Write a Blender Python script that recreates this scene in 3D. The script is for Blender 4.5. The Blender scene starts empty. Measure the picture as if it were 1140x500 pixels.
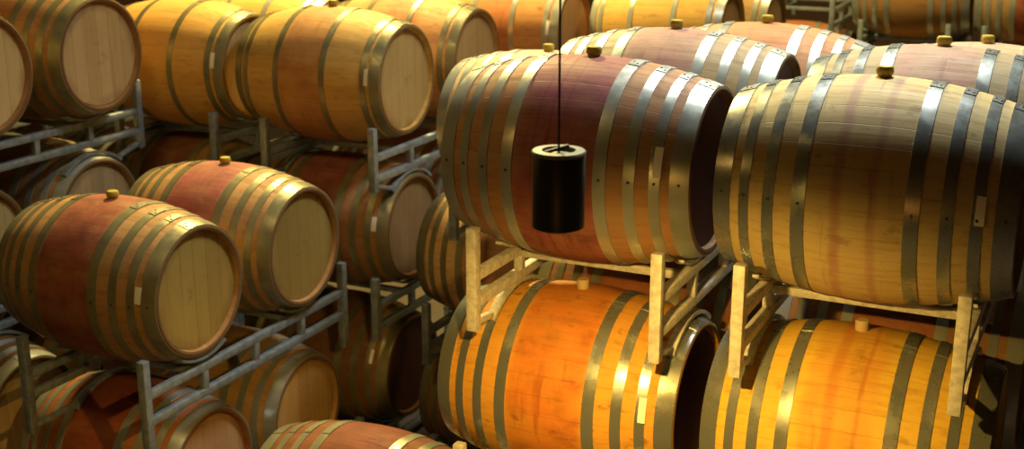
import bpy, bmesh, math, random
from mathutils import Vector, Matrix
random.seed(7)
PI = math.pi
S = bpy.context.scene
C = S.collection

# ------------------------------------------------------------------ helpers
def tag(o, label=None, cat=None, group=None, kind=None):
    if label: o['label'] = label
    if cat: o['category'] = cat
    if group: o['group'] = group
    if kind: o['kind'] = kind
    return o

def empty(name, loc, label, cat, group=None):
    o = bpy.data.objects.new(name, None)
    C.objects.link(o); o.location = loc; o.empty_display_size = .1
    return tag(o, label, cat, group)

def link(name, mesh, mat=None, parent=None, loc=(0, 0, 0)):
    """an object on (shared) mesh data; the material sits on the object's own slot"""
    o = bpy.data.objects.new(name, mesh)
    C.objects.link(o); o.location = loc
    if parent: o.parent = parent
    if mat:
        if not mesh.materials: mesh.materials.append(None)
        o.material_slots[0].link = 'OBJECT'
        o.material_slots[0].material = mat
    return o

def to_mesh(bm, name, smooth=True, angle=40):
    bmesh.ops.recalc_face_normals(bm, faces=bm.faces)
    me = bpy.data.meshes.new(name); bm.to_mesh(me); bm.free()
    if smooth:
        for p in me.polygons: p.use_smooth = True
        me.set_sharp_from_angle(angle=math.radians(angle))
    return me

def bar(bm, a, b, w, h=None, bev=.004):
    """rectangular tube from a to b, bevelled"""
    h = h or w
    a, b = Vector(a), Vector(b); d = b - a; L = d.length; d.normalize()
    up = Vector((0, 0, 1)) if abs(d.z) < .95 else Vector((0, 1, 0))
    x = d.cross(up).normalized(); y = x.cross(d).normalized()
    t = bmesh.new(); bmesh.ops.create_cube(t, size=1)
    for v in t.verts: v.co = Vector((v.co.x*w, v.co.y*h, v.co.z*L))
    if bev: bmesh.ops.bevel(t, geom=list(t.edges), offset=bev, segments=2, affect='EDGES', profile=.5)
    M = Matrix((x, y, d)).transposed().to_4x4(); M.translation = (a + b)/2
    bmesh.ops.transform(t, matrix=M, verts=t.verts)
    me = bpy.data.meshes.new('t'); t.to_mesh(me); t.free(); bm.from_mesh(me); bpy.data.meshes.remove(me)

def box(bm, lo, hi, bev=0):
    c = [(lo[i]+hi[i])/2 for i in range(3)]
    t = bmesh.new(); bmesh.ops.create_cube(t, size=1)
    for v in t.verts: v.co = Vector([c[i]+v.co[i]*(hi[i]-lo[i]) for i in range(3)])
    if bev: bmesh.ops.bevel(t, geom=list(t.edges), offset=bev, segments=2, affect='EDGES', profile=.5)
    me = bpy.data.meshes.new('t'); t.to_mesh(me); t.free(); bm.from_mesh(me); bpy.data.meshes.remove(me)

def lathe_x(bm, prof, n=96, a0=0, a1=2*PI, rfun=None):
    """revolve a closed (x, r) profile about the X axis"""
    full = abs(a1-a0-2*PI) < 1e-6
    m = n if full else n+1
    rings = []
    for k in range(m):
        a = a0+(a1-a0)*k/n
        rings.append([bm.verts.new((x, (r+(rfun(k, x, r) if rfun else 0))*math.sin(a), (r+(rfun(k, x, r) if rfun else 0))*math.cos(a))) for x, r in prof])
    P = len(prof)
    for k in range(n):
        A, B = rings[k], rings[(k+1) % m]
        for j in range(P):
            bm.faces.new((A[j], A[(j+1) % P], B[(j+1) % P], B[j]))
    if not full:
        bm.faces.new(rings[0]); bm.faces.new(list(reversed(rings[-1])))

# ------------------------------------------------------------------ node helpers
class N:
    def __init__(s, name):
        s.m = bpy.data.materials.new(name); s.m.use_nodes = True
        s.t = s.m.node_tree; s.n = s.t.nodes; s.l = s.t.links
        s.b = s.n['Principled BSDF']
    def node(s, t, **kw):
        o = s.n.new(t)
        for k, v in kw.items(): setattr(o, k, v)
        return o
    def put(s, sock, v):
        if isinstance(v, bpy.types.NodeSocket): s.l.new(v, sock)
        elif isinstance(v, (tuple, list)) and len(v) == 3 and sock.type == 'RGBA': sock.default_value = (*v, 1)
        else: sock.default_value = v
    def math(s, op, a, b=None, c=None):
        o = s.node('ShaderNodeMath', operation=op)
        s.put(o.inputs[0], a)
        if b is not None: s.put(o.inputs[1], b)
        if c is not None: s.put(o.inputs[2], c)
        return o.outputs[0]
    def mix(s, f, a, b, mode='MIX'):
        o = s.node('ShaderNodeMix', data_type='RGBA', blend_type=mode)
        s.put(o.inputs[0], f); s.put(o.inputs[6], a); s.put(o.inputs[7], b)
        return o.outputs[2]
    def comb(s, x, y, z):
        o = s.node('ShaderNodeCombineXYZ')
        for i, v in enumerate((x, y, z)): s.put(o.inputs[i], v)
        return o.outputs[0]
    def noise(s, vec, scale, detail=4, rough=.55):
        o = s.node('ShaderNodeTexNoise'); s.put(o.inputs['Vector'], vec)
        o.inputs['Scale'].default_value = scale; o.inputs['Detail'].default_value = detail; o.inputs['Roughness'].default_value = rough
        return o.outputs[0]
    def ramp(s, v, lo, hi, a=0., b=1.):
        o = s.node('ShaderNodeMapRange', interpolation_type='SMOOTHSTEP')
        s.put(o.inputs[0], v)
        for i, q in enumerate((lo, hi, a, b)): s.put(o.inputs[i+1], q)
        return o.outputs[0]
    def bump(s, h, strength=.3, dist=.002):
        o = s.node('ShaderNodeBump'); o.inputs['Strength'].default_value = strength; o.inputs['Distance'].default_value = dist
        s.put(o.inputs['Height'], h); s.l.new(o.outputs[0], s.b.inputs['Normal'])
    def xyz(s):
        tc = s.node('ShaderNodeTexCoord'); sp = s.node('ShaderNodeSeparateXYZ')
        s.l.new(tc.outputs['Object'], sp.inputs[0]); return sp.outputs

NST = 32
def stave_wood(name, base, seed, stain=None, amount=0., width=.17, drips=.4, tint=.5, dark=.35, grey=0., lines=()):
    """oak staves running along local X; wine stain about the bung belongs to the wood itself"""
    m = N(name); x, y, z = m.xyz()
    ang = m.math('ARCTAN2', y, z)
    u = m.math('MULTIPLY', m.math('ADD', ang, PI), NST/(2*PI))
    sid = m.math('FLOOR', u); fr = m.math('FRACT', u)
    wn = m.node('ShaderNodeTexWhiteNoise', noise_dimensions='2D')
    m.l.new(m.comb(m.math('ADD', sid, .5), seed*3.7, 0), wn.inputs['Vector'])
    rnd = wn.outputs['Value']
    grain = m.noise(m.comb(m.math('MULTIPLY', x, 2.2), m.math('MULTIPLY', y, 30), m.math('MULTIPLY', z, 30)), 1.6, 6, .65)
    blot = m.noise(m.comb(m.math('ADD', x, seed*9.1), m.math('MULTIPLY', y, 1.6), m.math('MULTIPLY', z, 1.6)), 4.5, 5, .6)
    dk = tuple(c*k for c, k in zip(base, (.62, .54, .44)))
    lt = tuple(min(1, c*k) for c, k in zip(base, (1.14, 1.12, 1.08)))
    c0 = m.mix(m.math('MULTIPLY', rnd, tint), base, dk)
    c0 = m.mix(m.ramp(blot, .5, .8, 0, .6), c0, lt)
    c0 = m.mix(m.ramp(grain, .46, .72, 0, .6), c0, dk)
    if grey: c0 = m.mix(m.ramp(blot, .35, .6, grey, 0.), c0, (.30, .27, .20))
    # smudges and small scuffs of cellar dirt
    sc = m.noise(m.comb(m.math('MULTIPLY', m.math('ADD', x, seed), 11), m.math('MULTIPLY', y, 17), m.math('MULTIPLY', z, 17)), 1.0, 5, .6)
    c0 = m.mix(m.ramp(sc, .60, .72, 0, dark), c0, (.06, .03, .02))
    if stain:
        wob = m.noise(m.comb(seed*5., m.math('MULTIPLY', ang, 3), 0), 1.5, 3)
        ax = m.math('ABSOLUTE', m.math('ADD', x, m.math('MULTIPLY', m.math('SUBTRACT', wob, .5), .06)))
        band = m.ramp(ax, width*.72, width*1.06, 1, 0)
        vein = m.noise(m.comb(m.math('MULTIPLY', m.math('ADD', x, seed), 26), m.math('MULTIPLY', ang, 1.1), 0), 1.0, 3, .6)
        blt2 = m.noise(m.comb(m.math('MULTIPLY', m.math('ADD', x, seed*2.3), 5), m.math('MULTIPLY', ang, 2.6), 1), 1.0, 4, .6)
        even = m.ramp(blt2, .3, .62, .55, 1)
        f = m.math('MULTIPLY', m.math('MULTIPLY', band, even), amount)
        deep = m.noise(m.comb(m.math('MULTIPLY', m.math('ADD', x, seed*1.9), 9), m.math('MULTIPLY', ang, 4), 2), 1.0, 5, .65)
        c0 = m.mix(f, c0, m.mix(m.ramp(deep, .42, .68), stain, tuple(q*k for q, k in zip(stain, (.55, .45, .6)))))
        dr = m.math('MULTIPLY', m.ramp(vein, .56, .72), m.ramp(m.math('ABSOLUTE', x), .06, .15, 1, 0))
        c0 = m.mix(m.math('MULTIPLY', dr, drips), c0, tuple(q*.45 for q in stain))
    for lx, lw, ls in lines:                        # run marks of spilt wine across the staves
        wv = m.noise(m.comb(seed*3.+lx*40, m.math('MULTIPLY', ang, 1.4), 0), 1.5, 3)
        dd = m.math('ABSOLUTE', m.math('SUBTRACT', m.math('ADD', x, m.math('MULTIPLY', m.math('SUBTRACT', wv, .5), .03)), lx))
        br = m.noise(m.comb(seed*1.3, m.math('MULTIPLY', ang, 5), m.math('MULTIPLY', x, 8)), 1.2, 3)
        c0 = m.mix(m.math('MULTIPLY', m.ramp(dd, lw*.2, lw, 1, 0), m.ramp(br, .25, .6, ls*.5, ls)), c0, tuple(q*.8 for q in stain))
    # the chime is handled and dirty
    c0 = m.mix(m.ramp(m.math('ABSOLUTE', x), .455, .459, 0, .8), c0, (.10, .055, .022))
    seam = m.math('ABSOLUTE', m.math('SUBTRACT', fr, .5))
    sm = m.ramp(seam, .475, .497)
    c0 = m.mix(m.math('MULTIPLY', sm, .26), c0, (.05, .03, .015))
    m.put(m.b.inputs['Base Color'], c0)
    m.put(m.b.inputs['Roughness'], m.ramp(grain, .3, .8, .58, .78))
    m.b.inputs['Specular IOR Level'].default_value = .22
    m.bump(m.math('SUBTRACT', grain, m.math('MULTIPLY', sm, 1.5)), .35, .0015)
    return m.m

def head_wood(name, base, seed, streak=0., smudge=.35):
    """boards of a barrel head run vertically (local Z)"""
    m = N(name); x, y, z = m.xyz()
    u = m.math('MULTIPLY', m.math('ADD', y, 1.03+seed*.013), 1/.086)
    sid = m.math('FLOOR', u); fr = m.math('FRACT', u)
    wn = m.node('ShaderNodeTexWhiteNoise', noise_dimensions='2D')
    m.l.new(m.comb(m.math('ADD', sid, .5), seed*1.7, 0), wn.inputs['Vector'])
    grain = m.noise(m.comb(seed*2.2, m.math('MULTIPLY', y, 34), m.math('MULTIPLY', z, 2.4)), 1.3, 6, .6)
    blot = m.noise(m.comb(seed*4.1, m.math('MULTIPLY', y, 3), m.math('MULTIPLY', z, 2)), 2.2, 4)
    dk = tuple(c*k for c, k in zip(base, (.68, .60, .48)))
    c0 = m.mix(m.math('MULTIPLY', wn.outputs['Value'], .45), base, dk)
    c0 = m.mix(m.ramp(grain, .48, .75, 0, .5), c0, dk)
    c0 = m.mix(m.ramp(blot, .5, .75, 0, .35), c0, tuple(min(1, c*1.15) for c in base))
    # faded cooper's stamp, worn past reading
    d = m.math('SQRT', m.math('ADD', m.math('POWER', m.math('MULTIPLY', y, 1.15), 2), m.math('POWER', m.math('SUBTRACT', z, .03), 2)))
    st = m.noise(m.comb(seed*7., m.math('MULTIPLY', y, 13), m.math('MULTIPLY', z, 24)), 1.2, 4, .7)
    f = m.math('MULTIPLY', m.ramp(st, .52, .68), m.ramp(d, .07, .15, 1, 0))
    c0 = m.mix(m.math('MULTIPLY', f, smudge), c0, (.12, .10, .05))
    if streak:
        sy = m.noise(m.comb(seed, m.math('MULTIPLY', y, 16), m.math('MULTIPLY', z, 1.2)), 1.2, 3)
        f = m.math('MULTIPLY', m.ramp(sy, .5, .68), m.math('MULTIPLY', m.ramp(m.math('ABSOLUTE', m.math('SUBTRACT', y, .03)), .03, .10, 1, 0), m.ramp(z, -.02, .02, 1, 0)))
        c0 = m.mix(m.math('MULTIPLY', f, streak), c0, (.28, .07, .09))
    # rubbed dirt at the lower edge
    rr = m.math('SQRT', m.math('ADD', m.math('POWER', y, 2), m.math('POWER', z, 2)))
    c0 = m.mix(m.math('MULTIPLY', m.math('MULTIPLY', m.ramp(rr, .2, .26), m.ramp(blot, .42, .6)), .45), c0, (.14, .07, .03))
    seam = m.math('ABSOLUTE', m.math('SUBTRACT', fr, .5)); sm = m.ramp(seam, .475, .497)
    c0 = m.mix(m.math('MULTIPLY', sm, .5), c0, (.05, .03, .015))
    m.put(m.b.inputs['Base Color'], c0); m.b.inputs['Roughness'].default_value = .62
    m.b.inputs['Specular IOR Level'].default_value = .3
    m.bump(m.math('SUBTRACT', grain, sm), .3, .001)
    return m.m

def metal(name, a, b, rough=(.3, .5), scale=18, metallic=.85, rust=0.):
    m = N(name); x, y, z = m.xyz()
    v = m.comb(x, y, z)
    n1 = m.noise(v, scale, 5, .6); n2 = m.noise(v, scale*4, 3, .6)
    c = m.mix(m.ramp(n1, .35, .68), a, b)
    if rust: c = m.mix(m.ramp(n1, .6, .74, 0, rust), c, (.22, .10, .03))
    m.put(m.b.inputs['Base Color'], c)
    m.b.inputs['Metallic'].default_value = metallic
    m.put(m.b.inputs['Roughness'], m.ramp(n2, .3, .75, *rough))
    m.bump(n2, .12, .001)
    return m.m

def plain(name, col, rough=.5, metallic=0, var=.15, scale=12):
    m = N(name); x, y, z = m.xyz(); n = m.noise(m.comb(x, y, z), scale, 4)
    m.put(m.b.inputs['Base Color'], m.mix(m.ramp(n, .3, .7), col, tuple(c*(1-var) for c in col)))
    m.b.inputs['Roughness'].default_value = rough; m.b.inputs['Metallic'].default_value = metallic
    m.bump(n, .1, .001)
    return m.m

# ------------------------------------------------------------------ materials
PALE = (.60, .44, .235); OAK = (.50, .315, .13); TAN = (.46, .29, .125); DARKOAK = (.33, .18, .075)
WINE = (.24, .045, .07); PINK = (.42, .16, .17); RUST = (.36, .10, .035)
HOOP = metal('galvanised_hoop_steel', (.46, .49, .45), (.31, .335, .30), (.28, .42), 5, .55)
HOOP_D = metal('bright_rolled_hoop_steel', (.33, .365, .35), (.305, .335, .32), (.24, .36), 4, .72)
HOOP_OLD = metal('dull_hoop_steel', (.25, .23, .125), (.17, .16, .09), (.30, .46), 9, .4)
RIVET = metal('rivet_steel', (.10, .10, .10), (.06, .06, .06), (.35, .5), 30)
RACK = metal('galvanised_rack_steel', (.33, .39, .43), (.21, .26, .30), (.36, .6), 22, .55)
RACK_LIT = metal('lit_rack_steel', (.62, .62, .58), (.42, .42, .39), (.45, .65), 40, .1, .0)  # same galvanised steel, lightened to paint in the light on the right-hand racks
BUNGY = plain('olive_yellow_silicone', (.40, .30, .03), .45)
BUNGW = plain('pale_wooden_bung', (.55, .42, .22), .6)
LABEL = plain('paper_label', (.86, .85, .82), .6, 0, .08)
BLACK = plain('black_lamp_enamel', (.014, .017, .017), .42, 0, .3)
LAMPRIM = metal('brushed_lamp_rim', (.20, .22, .19), (.12, .14, .12), (.40, .6), 30, .3)
CABLE = plain('dark_cable', (.03, .014, .014), .6)

# ------------------------------------------------------------------ barrel meshes (axis along X, origin at the centre)
HL, RB, RH, RI = .462, .369, .290, .262
def R(t): return RH + (RB-RH)*(1-(t/HL)**2)
def body_mesh():
    prof = []
    K = 22
    for k in range(K+1):
        t = -HL+.006 + (2*HL-.012)*k/K
        prof.append((t, R(t)))
    prof += [(HL-.001, RH-.004), (HL, RH-.010), (HL-.004, RI+.008), (HL-.036, RI)]     # chime
    for k in range(7):
        t = HL-.05-(2*HL-.1)*k/6
        prof.append((t, min(R(t)-.027, 1)))
    prof += [(-HL+.036, RI), (-HL+.004, RI+.008), (-HL, RH-.010), (-HL+.001, RH-.004)]
    bm = bmesh.new()
    lathe_x(bm, prof, NST*4, rfun=lambda k, x, r: (-.0003 if k % 4 == 0 and r > R(x)-.012 else 0))
    return to_mesh(bm, 'barrel_staves', angle=50)
def head_mesh(s):
    bm = bmesh.new(); x = s*(HL-.034)
    prof = [(x-.012, 0.0005), (x-.012, RI), (x+.010, RI), (x+.010, 0.0005)] if s > 0 else [(x-.010, 0.0005), (x-.010, RI), (x+.012, RI), (x+.012, 0.0005)]
    lathe_x(bm, prof, 64)
    bmesh.ops.remove_doubles(bm, verts=bm.verts, dist=.0012)
    return to_mesh(bm, 'barrel_head_disc')
def hoop_mesh(t, w):
    bm = bmesh.new(); prof = []
    for k in range(5):
        u = t-w/2+w*k/4; prof.append((u, R(u)+.0032))
    prof += [(t+w/2, R(t+w/2)-.0015), (t-w/2, R(t-w/2)-.0015)]
    lathe_x(bm, prof, 96)
    # the lapped, riveted end of the strap
    prof = []
    for k in range(3):
        u = t-w*.47+w*.94*k/2; prof.append((u, R(u)+.0058))
    prof += [(t+w*.47, R(t+w*.47)+.0025), (t-w*.47, R(t-w*.47)+.0025)]
    lathe_x(bm, prof, 8, -.17, .05)
    return to_mesh(bm, 'hoop_strap', angle=35)
def rivet_mesh(t, a, dx, rad=.0048, up=.0060):
    bm = bmesh.new(); bmesh.ops.create_uvsphere(bm, u_segments=12, v_segments=8, radius=rad)
    for v in bm.verts: v.co.z *= .55
    M = Matrix.Translation((t+dx, 0, 0)) @ Matrix.Rotation(-a, 4, 'X') @ Matrix.Translation((0, 0, R(t+dx)+up))
    bmesh.ops.transform(bm, matrix=M, verts=bm.verts)
    return to_mesh(bm, 'hoop_rivet')
def bung_mesh(kind):
    bm = bmesh.new()
    if kind == 'y': prof = [(0.0004, -.03), (.022, -.03), (.023, .006), (.026, .008), (.028, .014), (.027, .027), (.023, .033), (.010, .035), (.0004, .034)]
    else: prof = [(0.0004, -.03), (.022, -.03), (.0225, .010), (.023, .030), (.0205, .034), (.0004, .034)]
    n = 28; rings = [[bm.verts.new((r*math.cos(2*PI*k/n), r*math.sin(2*PI*k/n), RB+z)) for r, z in prof] for k in range(n)]
    for k in range(n):
        A, B = rings[k], rings[(k+1) % n]
        for j in range(len(prof)-1): bm.faces.new((A[j], A[j+1], B[j+1], B[j]))
    bmesh.ops.remove_doubles(bm, verts=bm.verts, dist=.001)
    return to_mesh(bm, 'bung')
def sticker_mesh(t, th, w=.042, h=.10):
    """paper sticker lying on the staves and hoop, th measured from the top toward -Y"""
    bm = bmesh.new(); prof = [(t-w/2, R(t)+.0045), (t, R(t)+.0050), (t+w/2, R(t)+.0045), (t+w/2, R(t)+.0036), (t-w/2, R(t)+.0036)]
    da = h/RB
    lathe_x(bm, prof, 6, PI*2-(th+da/2), PI*2-(th-da/2))
    return to_mesh(bm, 'sticker')

BODY = body_mesh(); HEADR = head_mesh(1); HEADL = head_mesh(-1)
EIGHT = [(.170, .043), (.268, .037), (.350, .034), (.428, .060)]
SIX = [(.146, .034), (.372, .032), (.431, .052)]
HM = {}; RM = {}
for t, w in EIGHT+SIX:
    for s in (-1, 1):
        HM[s*t] = hoop_mesh(s*t, w); RM[s*t] = [rivet_mesh(s*t, -.07, -.009), rivet_mesh(s*t, -.12, .009), rivet_mesh(s*t, -1.52, 0)]
BM = {'y': bung_mesh('y'), 'w': bung_mesh('w')}

seedc = [0]
def barrel(x, y, z, label, group, base=OAK, stain=None, amount=0., width=.17, hoops=8, hoopmat=None, bung='y', roll=0.,
           head=None, streak=0., sticker=None, drips=.4, tint=.5, rivets=False, grey=0., smudge=.35, wname='oak_staves', lines=(), dark=.35):
    seedc[0] += 1; sd = seedc[0]
    x += -.013 if (y < 5.5 and x > -3) else .013
    BARS.append((x, y, z))
    e = empty('wine_barrel', (x, y, z-RB), label, 'barrel', group)
    L = (0, 0, RB)
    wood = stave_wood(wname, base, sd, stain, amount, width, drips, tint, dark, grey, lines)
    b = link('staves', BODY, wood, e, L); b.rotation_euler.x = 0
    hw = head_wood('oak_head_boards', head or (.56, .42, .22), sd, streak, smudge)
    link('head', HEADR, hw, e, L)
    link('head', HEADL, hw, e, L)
    for t, w in (EIGHT if hoops == 8 else SIX):
        for s in (-1, 1):
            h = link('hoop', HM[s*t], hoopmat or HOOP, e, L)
            if rivets:
                for rm in RM[s*t]: link('rivet', rm, RIVET, h)
    if bung: link('bung', BM[bung], BUNGY if bung == 'y' else BUNGW, e, L)
    if sticker:
        s = link('sticker', sticker_mesh(*sticker), LABEL, e, L); s['label'] = 'small white paper sticker'
    return e

# ------------------------------------------------------------------ racks
BARS = []                                                           # axis centres of every barrel standing
def near(x, y, z, dx=.32, dy=.24, dz=.13):
    c = [q for q in BARS if abs(q[0]-x) < dx and abs(q[1]-y) < dy and abs(q[2]-z) < dz]
    return min(c, key=lambda q: abs(q[0]-x)+abs(q[1]-y)) if c else None
def strap(x, cy, cz, r, half, sgn, w=.034, th=.010, n=14):
    """a bent flat strap in the plane of the end frame, hugging a barrel of radius r from below (sgn -1) or above (+1)"""
    bm = bmesh.new(); rings = []
    for k in range(n+1):
        a = -half+2*half*k/n
        rings.append([bm.verts.new((x+u, cy+q*math.sin(a), cz+sgn*q*math.cos(a))) for u, q in ((-w/2, r), (w/2, r), (w/2, r+th), (-w/2, r+th))])
    for k in range(n):
        for j in range(4): bm.faces.new((rings[k][j], rings[k][(j+1) % 4], rings[k+1][(j+1) % 4], rings[k+1][j]))
    bm.faces.new(rings[0]); bm.faces.new(list(reversed(rings[-1])))
    return to_mesh(bm, 'rack_strap', angle=30)
FLOOR = 0.0
def rack(x, y, z, sp, drop, label, group, mat=None, dx=0., feet=True, ptop=-.197):
    """x, y, z: axis centre of the front barrel carried; drop: height down to the axis of the barrels below (None: stands on the floor)"""
    mat = mat or RACK
    base = z-(drop-.28) if drop else FLOOR
    e = empty('barrel_rack', (x, y+sp/2, base), label, 'rack', group)
    def part(n, me): return link(n, me, mat, e, (0, 0, z-base))
    yc = sp/2; yp = yc+.3775; zt = ptop; zb = base-z
    loc = lambda q: (q[0]-x, q[1]-(y+yc), q[2]-z)
    up = {sy: near(x, y+yc+sy*yc, z) for sy in (-1, 1)}
    dn = {sy: near(x, y+yc+sy*yc, z-drop, dy=.33) if drop and feet else None for sy in (-1, 1)}
    for sx in (-1, 1):
        fx = sx*.34+dx
        zu, zl = -.358, -.478
        for sy in (-1, 1):
            if up[sy]:
                q = loc(up[sy]); rr = R(min(HL, max(0, abs(fx-q[0])-.018)))+.0062
                if abs(fx-q[0]) < HL-.01: part('saddle', strap(fx, q[1], q[2], rr, .5, -1))
                zu = min(zu, q[2]-rr-.028)
            if dn[sy]:
                q = loc(dn[sy])
                if abs(fx-q[0]) < HL-.01:
                    rr = R(max(0, abs(fx-q[0])-.018))+.0082
                    part('arched_foot', strap(fx, q[1], q[2], rr, .70, 1, th=.014))
                    zl = max(zl, q[2]+rr+.031)
                    a = .66; r2 = rr+.020
                    p0 = Vector((fx, q[1]+sy*r2*math.sin(a), q[2]+r2*math.cos(a))); p1 = Vector((fx, sy*(yp-.01), zb+.03))
                    mid = min(((p0.lerp(p1, t/10)-Vector((fx, q[1], q[2]))).length for t in range(11)))
                    if mid > rr+.016:
                        bm = bmesh.new(); bar(bm, p0, p1, .028, .022); part('brace', to_mesh(bm, 'rack_brace', angle=30))
        for sy in (-1, 1):
            bm = bmesh.new(); bar(bm, (fx, sy*yp, zb), (fx, sy*yp, zt), .040, .040)
            if not drop: box(bm, (fx-.03, sy*yp-.03, zb), (fx+.03, sy*yp+.03, zb+.008))
            part('post', to_mesh(bm, 'rack_post', angle=30))
        for nm, zr in (('upper_rail', zu), ('lower_rail', zl)):
            bm = bmesh.new(); bar(bm, (fx, -yp+.02, zr), (fx, yp-.02, zr), .036, .036); part(nm, to_mesh(bm, 'rack_rail', angle=30))
        for yy in (-yc, 0, yc):
            if zu-zl > .045:
                bm = bmesh.new(); bar(bm, (fx, yy, zl), (fx, yy, zu), .034, .034); part('strut', to_mesh(bm, 'rack_strut', angle=30))
    for sy in (-1, 1):
        q = loc(up[sy]) if up[sy] else (0, sy*yc, 0)
        bm = bmesh.new(); zc = q[2]-RB-.006-.015
        bar(bm, (-.34+dx, sy*yc, zc), (.34+dx, sy*yc, zc), .034, .030); part('cross_bar', to_mesh(bm, 'rack_bar', angle=30))
    return e

Z0 = 3.355
def zz(v): return Z0+v

# ================================================================== THE BARRELS
GR = 'barrels in the two right-hand stacks'; GL = 'barrels in the left-hand stacks'; GM = 'barrels in the middle stacks'; GB = 'barrels in the far stacks'; GH = 'barrels hidden inside the stacks'
HID = 'oak barrel low in a stack, out of sight behind or below other barrels'
SP = .765
# --- column H (nearest right)
barrel(-.685, 4.165, zz(-1.045), 'large pale oak barrel at right, top tier, faint pink streaks below a yellow bung', GR, (.57, .45, .21), PINK, .05, .13, lines=((-.055, .026, .55), (.055, .022, .42)), hoopmat=HOOP_D,
       sticker=(.350, 1.43), drips=.5, tint=.22, rivets=True, head=(.10, .03, .022))  # head near-black: the shade of the end recess is put into its colour
barrel(-.61, 4.165+SP, zz(-1.04), 'very pale oak barrel directly behind the large right front barrel, cut by the right edge', GR, (.34, .27, .155), PINK, .42, .16, hoopmat=HOOP_D, tint=.15, rivets=True, head=(.10, .03, .022))  # head colour darkened to paint in the recess shade
barrel(-.69, 4.15, zz(-1.90), 'glowing orange barrel at lower right with plain pale wooden bung, under the right front rack', GR, (.62, .41, .06), (.50, .14, .03), .35, .13, bung='w',
       hoopmat=HOOP_D, lines=((-.03, .03, .5), (.06, .012, .5)), sticker=(.350, 1.33), tint=.22, drips=.3, head=(.10, .03, .022))  # dark head colour stands in for shade in the recess
barrel(-.66, 4.15+SP, zz(-1.90), 'dark reddish barrel seen through the right rack behind the orange barrel', GR, DARKOAK, RUST, .6, .2, bung=None)
# --- column G
barrel(-1.684, 4.165, zz(-1.045), 'oak barrel with wine-red middle behind the hanging black lamp, top tier', GR, (.40, .215, .10), WINE, .80, .18, lines=((-.028, .010, .8), (-.075, .007, .7), (.02, .006, .5)),
       sticker=(.350, 1.30, .044, .115), drips=.6, rivets=True, grey=.25, head=(.10, .03, .022))  # unlit end recess painted as a near-black head
barrel(-1.64, 4.165+SP, zz(-1.035), 'pale pink-stained barrel directly behind the wine-red one with the lamp before it', GR, (.37, .28, .15), (.30, .11, .12), .62, .16, tint=.3, rivets=True, head=(.10, .03, .022))  # head painted dark for the unlit recess
barrel(-1.705, 4.15, zz(-1.903), 'bright orange barrel with dark smudges, lower tier at centre under the wine-red one', GR, (.62, .32, .05), (.50, .125, .02), .72, .165, bung='w', dark=.7, hoopmat=HOOP_D,
       sticker=(.350, 1.34), tint=.3, drips=.55, head=(.10, .03, .022))  # recess shade painted into the head colour
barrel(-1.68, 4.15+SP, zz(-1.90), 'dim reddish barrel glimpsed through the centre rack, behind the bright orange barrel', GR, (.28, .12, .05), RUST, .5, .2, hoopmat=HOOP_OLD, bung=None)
# --- bottom tier of those two stacks (below the frame) and the one in front
for X in (-.69, -1.70):
    for Y in (4.15, 4.15+SP):
        barrel(X, Y, zz(-2.76), HID, GH, OAK, bung=None)
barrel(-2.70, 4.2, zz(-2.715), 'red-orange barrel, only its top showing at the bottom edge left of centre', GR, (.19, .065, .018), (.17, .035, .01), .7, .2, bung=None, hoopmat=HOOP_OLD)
# --- the row behind the right stacks
barrel(-2.53, 5.60, zz(-1.27), 'pale barrel mostly hidden behind the wine-red barrel, its rim peeping over the left end', GM, PALE, tint=.3)
barrel(-1.50, 5.70, zz(-1.09), 'orange-tan barrel in third row, its top and yellow bung above the pink-stained barrel', GM, (.44, .22, .10), RUST, .3, .17, tint=.3)
barrel(-.57, 5.82, zz(-1.14), 'barrel hidden behind the very pale one, only its small orange-yellow bung showing', GM, PALE, PINK, .5, .16)
for X, Y, Z in ((-1.49, 5.70, -1.95), (-.50, 5.82, -1.98), (-1.49, 5.70, -2.79), (-.50, 5.82, -2.79)):
    barrel(X, Y, zz(Z), HID, GH, OAK, bung=None)
# --- left block, column A/B and the tier under it
barrel(-4.015, 4.188, zz(-1.834), 'nearest left barrel, wine-red middle, yellow bung, round pale end with faded stamp', GL, (.42, .245, .10), (.24, .045, .035), .82, .175,
       hoopmat=HOOP_OLD, sticker=(.385, 1.37, .032, .085), head=(.35, .245, .06), drips=.3, rivets=True)
barrel(-3.98, 4.188+.75, zz(-1.834), 'second left barrel behind the nearest, wine-red middle and pale end', GL, (.42, .245, .10), (.27, .045, .06), .78, .17,
       hoopmat=HOOP_OLD, head=(.28, .20, .055), drips=.3, smudge=.3)
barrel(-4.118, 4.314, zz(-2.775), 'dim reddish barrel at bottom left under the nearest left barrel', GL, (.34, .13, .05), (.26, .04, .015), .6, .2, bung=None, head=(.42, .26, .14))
barrel(-4.096, 5.062, zz(-2.775), 'bottom barrel with round tan end, at the bottom edge right of the reddish one', GL, (.46, .28, .11), bung=None, head=(.54, .34, .13), smudge=.5)
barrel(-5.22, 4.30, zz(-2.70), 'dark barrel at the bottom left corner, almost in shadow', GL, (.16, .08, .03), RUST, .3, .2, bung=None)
barrel(-5.22, 4.30+.75, zz(-2.70), 'dim barrel just behind the dark one at the bottom left corner', GL, DARKOAK, bung=None)
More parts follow.
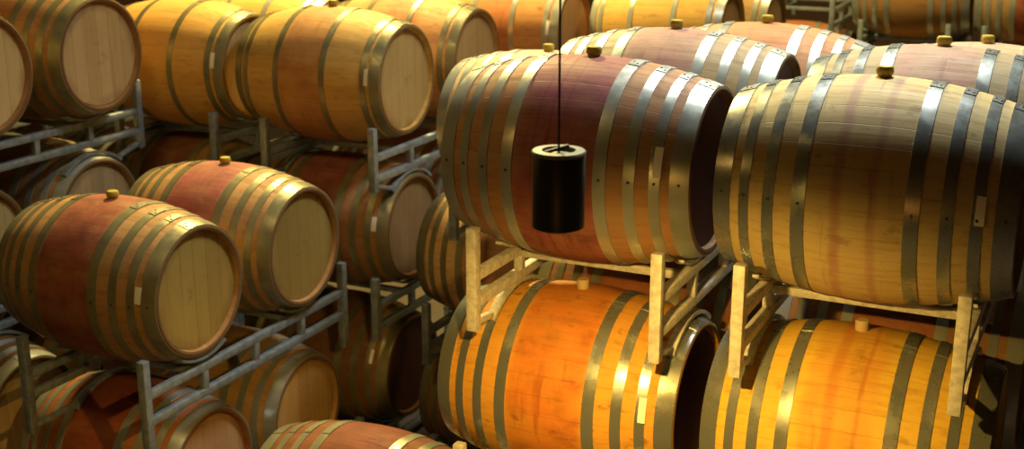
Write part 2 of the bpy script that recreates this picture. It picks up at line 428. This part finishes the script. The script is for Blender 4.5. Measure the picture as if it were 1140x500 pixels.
# --- left block, column D/E
barrel(-5.228, 4.993, zz(-.985), 'top left barrel with large pale round end carrying a purple streak', GL, DARKOAK, (.30, .08, .03), .3, .2,
       hoopmat=HOOP_OLD, head=(.50, .37, .19), streak=.85, bung=None)
barrel(-5.244, 4.243, zz(-.985), 'barrel at the left edge, only part of its pale round end in view', GL, DARKOAK, hoopmat=HOOP_OLD, head=(.56, .44, .22), bung=None)
barrel(-5.33, 4.993, zz(-1.84), 'grey-hooped barrel with small shaded end, under the top left rack', GL, (.36, .22, .10), hoopmat=HOOP, head=(.42, .32, .18), bung=None)
barrel(-5.385, 4.243, zz(-1.84), 'barrel at left edge below the rack, a sliver of its pale end showing', GL, DARKOAK, hoopmat=HOOP_OLD, head=(.42, .32, .15), bung=None)
# --- middle, column C (front row of the back-left stacks)
barrel(-3.945, 5.89, zz(-1.155), 'golden oak barrel upper left of centre with white label beside its pale end', GM, (.56, .36, .11), (.36, .12, .06), .60, .16, hoops=6,
       hoopmat=HOOP_OLD, sticker=(.385, 1.40, .034, .10), head=(.42, .30, .12), smudge=.35, bung='y')
barrel(-3.916, 6.66, zz(-1.152), 'orange-tan barrel with pale end, behind the golden labelled one', GM, (.58, .31, .12), (.56, .19, .07), .75, .22, hoops=6,
       hoopmat=HOOP_OLD, head=(.42, .28, .12))
barrel(-4.95, 5.89, zz(-1.155), 'golden barrel at upper left whose end is hidden, white label near its right hoops', GM, (.60, .34, .09), hoops=6, hoopmat=HOOP_OLD, sticker=(.40, 1.33, .034, .10), bung='y', tint=.3)
barrel(-4.93, 6.66, zz(-1.152), 'bright barrel top along the upper edge, behind two golden barrels', GM, (.62, .40, .12), hoops=6, hoopmat=HOOP, tint=.3)
barrel(-5.96, 5.89, zz(-1.155), HID, GH, (.58, .33, .10), hoops=6, bung=None)
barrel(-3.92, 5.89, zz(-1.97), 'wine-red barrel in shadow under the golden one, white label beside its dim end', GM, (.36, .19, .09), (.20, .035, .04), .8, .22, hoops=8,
       hoopmat=HOOP_OLD, sticker=(.385, 1.31, .030, .09), head=(.26, .17, .08), bung=None)
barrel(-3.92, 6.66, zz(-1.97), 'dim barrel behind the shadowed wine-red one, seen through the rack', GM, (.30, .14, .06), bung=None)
barrel(-4.97, 5.89, zz(-1.95), 'dark purple-topped barrel under the golden barrels, behind the second left barrel', GM, (.34, .19, .08), (.13, .03, .03), .8, .2, bung=None, hoopmat=HOOP_OLD)
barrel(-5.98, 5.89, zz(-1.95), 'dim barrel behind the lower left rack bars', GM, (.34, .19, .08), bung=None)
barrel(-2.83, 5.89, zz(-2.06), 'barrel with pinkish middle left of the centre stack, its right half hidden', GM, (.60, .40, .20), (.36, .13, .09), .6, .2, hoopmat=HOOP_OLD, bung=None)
barrel(-3.95, 5.89, zz(-2.80), 'dark brown barrel in deep shadow, lowest labelled one, left of the orange stack', GM, (.22, .11, .045), hoopmat=HOOP_OLD, sticker=(.36, 1.12, .030, .09), bung=None, head=(.10, .03, .02))  # head colour near-black to paint the unlit end
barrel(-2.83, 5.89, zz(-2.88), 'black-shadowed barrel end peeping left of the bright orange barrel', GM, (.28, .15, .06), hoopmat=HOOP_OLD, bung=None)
for X in (-4.97, -5.98): barrel(X, 5.89, zz(-2.79), HID, GH, DARKOAK, bung=None)
# --- far stacks
barrel(-3.88, 8.02, zz(-1.15), 'far orange-brown barrel at top, white label near its greenish right hoops', GB, (.60, .31, .12), (.48, .12, .06), .6, .16, hoops=6, sticker=(.385, 1.38, .036, .11), head=(.46, .30, .18))
barrel(-2.88, 8.35, zz(-1.15), 'far golden barrel with shining left hoops along the top edge, right of the lamp cable', GB, (.60, .37, .10), hoops=6, head=(.46, .30, .15), tint=.3)
barrel(-2.79, 9.13, zz(-1.20), 'far barrel end at top with bluish hoops, right of the golden one', GB, (.40, .26, .12), hoops=6, head=(.46, .33, .19))
barrel(-1.66, 11., zz(-1.08), 'brown barrel far back at upper right, white label and dark hoops', GB, (.36, .20, .08), sticker=(.377, .6, .05, .16), tint=.4)
barrel(-.71, 11., zz(-1.08), 'barrel in the upper right corner with a red middle', GB, (.46, .30, .14), (.30, .04, .03), .9, .17)
barrel(-2.62, 11.1, zz(-2.60), HID, GH, OAK, bung=None)
barrel(-2.62, 11.1, zz(-1.74), 'small far barrel glowing orange-red beneath a dark empty rack at upper right', GB, (.50, .20, .08), bung=None)
for X, Y, Z in ((-3.88, 8.02, -2.0), (-2.88, 8.35, -2.0), (-3.88, 8.02, -2.83), (-2.88, 8.35, -2.83), (-1.66, 11., -1.88), (-.71, 11., -1.88), (-1.66, 11., -2.68), (-.71, 11., -2.68)):
    barrel(X, Y, zz(Z), HID, GH, OAK, bung=None, hoops=6)
barrel(-2.79, 9.13, zz(-2.0), HID, GH, OAK, bung=None, hoops=6)
barrel(-2.79, 9.13, zz(-2.83), HID, GH, OAK, bung=None, hoops=6)

# ================================================================== THE RACKS
KR = 'steel racks between the barrel tiers'; KH = 'racks hidden inside the stacks'
HR = 'steel rack low in a stack, out of sight behind or below barrels'
rack(-.69, 4.165, zz(-1.045), SP, .857, 'steel rack under the large pale barrel at right, pale square front posts', KR, RACK_LIT)
rack(-1.68, 4.165, zz(-1.045), SP, .857, 'steel rack at centre under the wine-red barrel, above the bright orange one', KR, RACK_LIT, dx=.035)
rack(-.69, 4.15, zz(-1.90), SP, .86, HR, KH, RACK_LIT)
rack(-1.70, 4.15, zz(-1.903), SP, .857, 'steel rack under the bright orange centre barrel, one post tip showing', KR, RACK_LIT, ptop=-.165)
for X, Y, Z, s in ((-.69, 4.15, -2.76, SP), (-1.70, 4.15, -2.76, SP), (-2.70, 4.2, -2.715, SP)):
    rack(X, Y, zz(Z), s, None, HR, KH)
rack(-4.0, 4.188, zz(-1.834), .75, .941, 'grey steel rack at lower left under the two wine-red barrels', KR, RACK, dx=.10)
rack(-4.107, 4.314, zz(-2.775), .745, None, 'steel rack on the floor under the bottom left barrels', KR)
rack(-5.22, 4.30, zz(-2.70), .75, None, HR, KH)
rack(-5.236, 4.243, zz(-.985), .75, .855, 'blue-grey steel rack at upper left under the two barrel ends', KR, RACK)
rack(-5.36, 4.243, zz(-1.84), .75, .86, 'steel rack in shadow behind the nearest left barrel, second tier', KR, RACK)
rack(-3.93, 5.89, zz(-1.155), .77, .815, 'blue-grey steel rack under the golden labelled barrel, left of the centre stack', KR, RACK, dx=.12)
rack(-4.95, 5.89, zz(-1.155), .77, .815, 'steel rack under the upper left golden barrel whose end is hidden', KR, RACK, dx=.12)
rack(-5.96, 5.89, zz(-1.155), .77, .80, 'steel rack behind the top left rack, mostly hidden', KR, RACK)
rack(-3.92, 5.89, zz(-1.97), .77, .83, 'steel rack in shadow under the labelled wine-red barrel', KR, RACK, dx=.1)
rack(-4.97, 5.89, zz(-1.95), .77, .84, HR, KH, RACK)
rack(-5.98, 5.89, zz(-1.95), .77, .84, HR, KH, RACK)
rack(-2.83, 5.89, zz(-2.06), .77, .82, 'steel rack in shadow under the pinkish barrel, left of the orange one', KR, RACK)
rack(-3.95, 5.89, zz(-2.80), .77, None, 'floor rack in deep shadow under the dark brown labelled barrel', KR)
for X, Z in ((-2.83, -2.88), (-4.97, -2.79), (-5.98, -2.79)):
    rack(X, 5.89, zz(Z), .77, None, HR, KH)
rack(-2.53, 5.60, zz(-1.27), .77, .80, 'steel rack ends just left of the wine-red centre barrel', KR, RACK, dx=.03)
rack(-1.49, 5.70, zz(-1.09), .77, .86, HR, KH); rack(-.56, 5.82, zz(-1.14), .77, .84, HR, KH)
rack(-1.49, 5.70, zz(-1.95), .77, .84, HR, KH); rack(-.50, 5.82, zz(-1.98), .77, .81, HR, KH)
rack(-1.49, 5.70, zz(-2.79), .77, None, HR, KH); rack(-.50, 5.82, zz(-2.79), .77, None, HR, KH)
for X, Y in ((-3.88, 8.02), (-2.88, 8.35), (-2.79, 9.2)):
    if Y == 9.2: continue
    rack(X, Y, zz(-1.15), .80, .85, HR, KH); rack(X, Y, zz(-2.0), .80, .83, HR, KH); rack(X, Y, zz(-2.83), .80, None, HR, KH)
for X in (-1.66, -.71):
    rack(X, 11., zz(-1.08), .77, .80, 'far steel rack under the brown labelled barrel at upper right' if X < -1 else 'far steel rack under the red-middled barrel in the upper right corner', KR); rack(X, 11., zz(-1.88), .77, .80, HR, KH); rack(X, 11., zz(-2.68), .77, None, HR, KH)
rack(-2.62, 11.1, zz(-1.74), .77, .86, 'far steel rack under the small orange-red barrel at upper right', KR)
rack(-2.62, 11.1, zz(-2.60), .77, None, HR, KH)
rack(-2.62, 11.1, zz(-.875), .77, .865, 'dark empty rack far back at upper right, standing on a small orange-red barrel', 'empty racks far back', RACK, dx=.02)

# ================================================================== THE PENDANT LAMP
LP = Vector((-1.175, 2.677, 0))
def cyl_profile(name, prof, mat, parent, loc, n=64):
    bm = bmesh.new()
    rings = [[bm.verts.new((r*math.cos(2*PI*k/n), r*math.sin(2*PI*k/n), z)) for r, z in prof] for k in range(n)]
    P = len(prof)
    for k in range(n):
        A, B = rings[k], rings[(k+1) % n]
        for j in range(P): bm.faces.new((A[j], A[(j+1) % P], B[(j+1) % P], B[j]))
    return link(name, to_mesh(bm, name, angle=35), mat, parent, loc)
CEIL = 6.2
def pendant(px, py, zb, label):
    e = empty('pendant_lamp', (px, py, zb), label, 'lamp')
    h = .183; r = .0625
    cyl_profile('lamp_shade', [(r-.003, 0), (r, .003), (r, h-.003), (r-.002, h), (r-.006, h), (r-.006, .004)], BLACK, e, (0, 0, 0))
    cyl_profile('top_rim', [(r+.001, h-.006), (r+.002, h-.001), (r-.001, h+.003), (.040, h+.004), (.037, h-.004), (.037, h-.010), (r-.007, h-.010)], LAMPRIM, e, (0, 0, 0))
    cyl_profile('top_plate', [(.0365, h-.016), (.0365, h-.008), (.02, h-.004), (.004, h-.002), (.004, h-.016)], LAMPRIM, e, (0, 0, 0))
    bm = bmesh.new(); bar(bm, (-.026, -.020, h-.001), (.018, .018, h+.012), .010, .008, .002)
    link('cord_clamp', to_mesh(bm, 'cord_clamp', angle=30), CABLE, e)
    cyl_profile('bulb_socket', [(.0004, .06), (.03, .06), (.03, .12), (.018, h-.016), (.0004, h-.016)], LAMPRIM, e, (0, 0, 0))
    cyl_profile('cable', [(.0004, h-.006), (.0028, h-.006), (.0028, CEIL-zb), (.0004, CEIL-zb)], CABLE, e, (0, 0, 0), 12)
    return e
pendant(LP.x, LP.y, 2.508, 'black cylindrical pendant lamp on a thin cable before the wine-red barrel')

# ================================================================== THE SETTING
def concrete(name, a, b, scale=1.2, rough=.85):
    m = N(name); x, y, z = m.xyz(); v = m.comb(x, y, z)
    n1 = m.noise(v, scale, 6); n2 = m.noise(v, scale*14, 4)
    m.put(m.b.inputs['Base Color'], m.mix(m.ramp(n1, .3, .7), a, b)); m.b.inputs['Roughness'].default_value = rough
    m.bump(m.math('ADD', n1, n2), .3, .004); return m.m
FL = concrete('stained_concrete_floor', (.10, .075, .055), (.06, .045, .035)); WL = concrete('dark_cellar_wall', (.10, .055, .030), (.06, .03, .018)); CL = concrete('dark_ceiling', (.07, .06, .05), (.05, .04, .035))
def slab(name, lo, hi, m):
    bm = bmesh.new(); box(bm, lo, hi); o = link(name, to_mesh(bm, name, False), m); o['kind'] = 'structure'; return o
X0, X1, Y0, Y1 = -11., 6., -4., 14.
slab('floor', (X0, Y0, -.15), (X1, Y1, 0), FL)
slab('ceiling', (X0, Y0, CEIL), (X1, Y1, CEIL+.15), CL)
slab('wall_left', (X0-.2, Y0, 0), (X0, Y1, CEIL), WL); slab('wall_right', (X1, Y0, 0), (X1+.2, Y1, CEIL), WL)
slab('wall_back', (X0, Y1, 0), (X1, Y1+.2, CEIL), WL); slab('wall_front', (X0, Y0-.2, 0), (X1, Y0, CEIL), WL)

# ================================================================== LIGHTS
def aim(o, tgt):
    o.rotation_euler = (Vector(tgt)-o.location).to_track_quat('-Z', 'Y').to_euler()
def area(name, loc, tgt, size, power, col, sy=None, spread=180):
    l = bpy.data.lights.new(name, 'AREA'); l.energy = power; l.color = col; l.size = size; l.spread = math.radians(spread)
    if sy: l.shape = 'RECTANGLE'; l.size_y = sy
    o = bpy.data.objects.new(name, l); C.objects.link(o); o.location = loc; aim(o, tgt); return o
def point(name, loc, power, col, rad=.05):
    l = bpy.data.lights.new(name, 'POINT'); l.energy = power; l.color = col; l.shadow_soft_size = rad
    o = bpy.data.objects.new(name, l); C.objects.link(o); o.location = loc; return o
def spot(name, loc, tgt, ang, power, col, blend=.4, rad=.05):
    l = bpy.data.lights.new(name, 'SPOT'); l.energy = power; l.color = col; l.spot_size = math.radians(ang); l.spot_blend = blend; l.shadow_soft_size = rad
    o = bpy.data.objects.new(name, l); C.objects.link(o); o.location = loc; aim(o, tgt); return o
WHITE = (.97, 1, .93); ORANGE = (1, .575, .11); WARM = (1, .70, .26)
area('overhead_light', (-1.2, 6.3, 5.9), (-.8, 4.6, 2.3), .9, 138, WHITE, spread=120)
area('overhead_light', (-4.9, 8.0, 5.9), (-4.6, 6.3, 2.3), .6, 800, (1, .75, .25))
area('overhead_light', (-1.4, 9.0, 5.9), (-1.4, 10.6, 2.2), .8, 125, WARM)
area('aisle_light', (-2.9, 2.0, 5.7), (-4.2, 4.9, 2.0), .6, 12, (1, .68, .22), spread=90)
spot('pendant_bulb', (LP.x, LP.y, 2.537), (LP.x+.06, LP.y+.35, 1.0), 150, 290, ORANGE, .4, .03)
point('aisle_lamp', (-.30, -.1, 2.25), 11, (1, .37, .045))
point('aisle_lamp', (-2.65, 2.7, 3.10), 5, (1, .52, .12))
spot('gap_fill_spot', (-5.9, 4.7, 5.8), (-6.1, 5.7, 2.0), 20, 90, (1, .66, .20), .5, .1)  # added narrow spot without a fitting, warms barrels behind the upper-left rack

w = bpy.data.worlds.new('World'); S.world = w; w.use_nodes = True
w.node_tree.nodes['Background'].inputs[0].default_value = (1, .7, .42, 1); w.node_tree.nodes['Background'].inputs[1].default_value = .003

# ================================================================== CAMERA
cd = bpy.data.cameras.new('Camera'); cam = bpy.data.objects.new('Camera', cd); C.objects.link(cam)
cam.location = (0, 0, Z0); cam.rotation_euler = (math.radians(90-16.07), 0, math.radians(25.84))
cd.sensor_width = 36; cd.sensor_fit = 'HORIZONTAL'; cd.lens = 1426.4/1140*36; cd.clip_start = .05
cd.dof.use_dof = True; cd.dof.focus_distance = 4.1; cd.dof.aperture_fstop = 3.2
S.camera = cam
vs = S.view_settings; vs.view_transform = 'Standard'; vs.look = 'None'; vs.gamma = 1; vs.exposure = 0; vs.use_curve_mapping = False
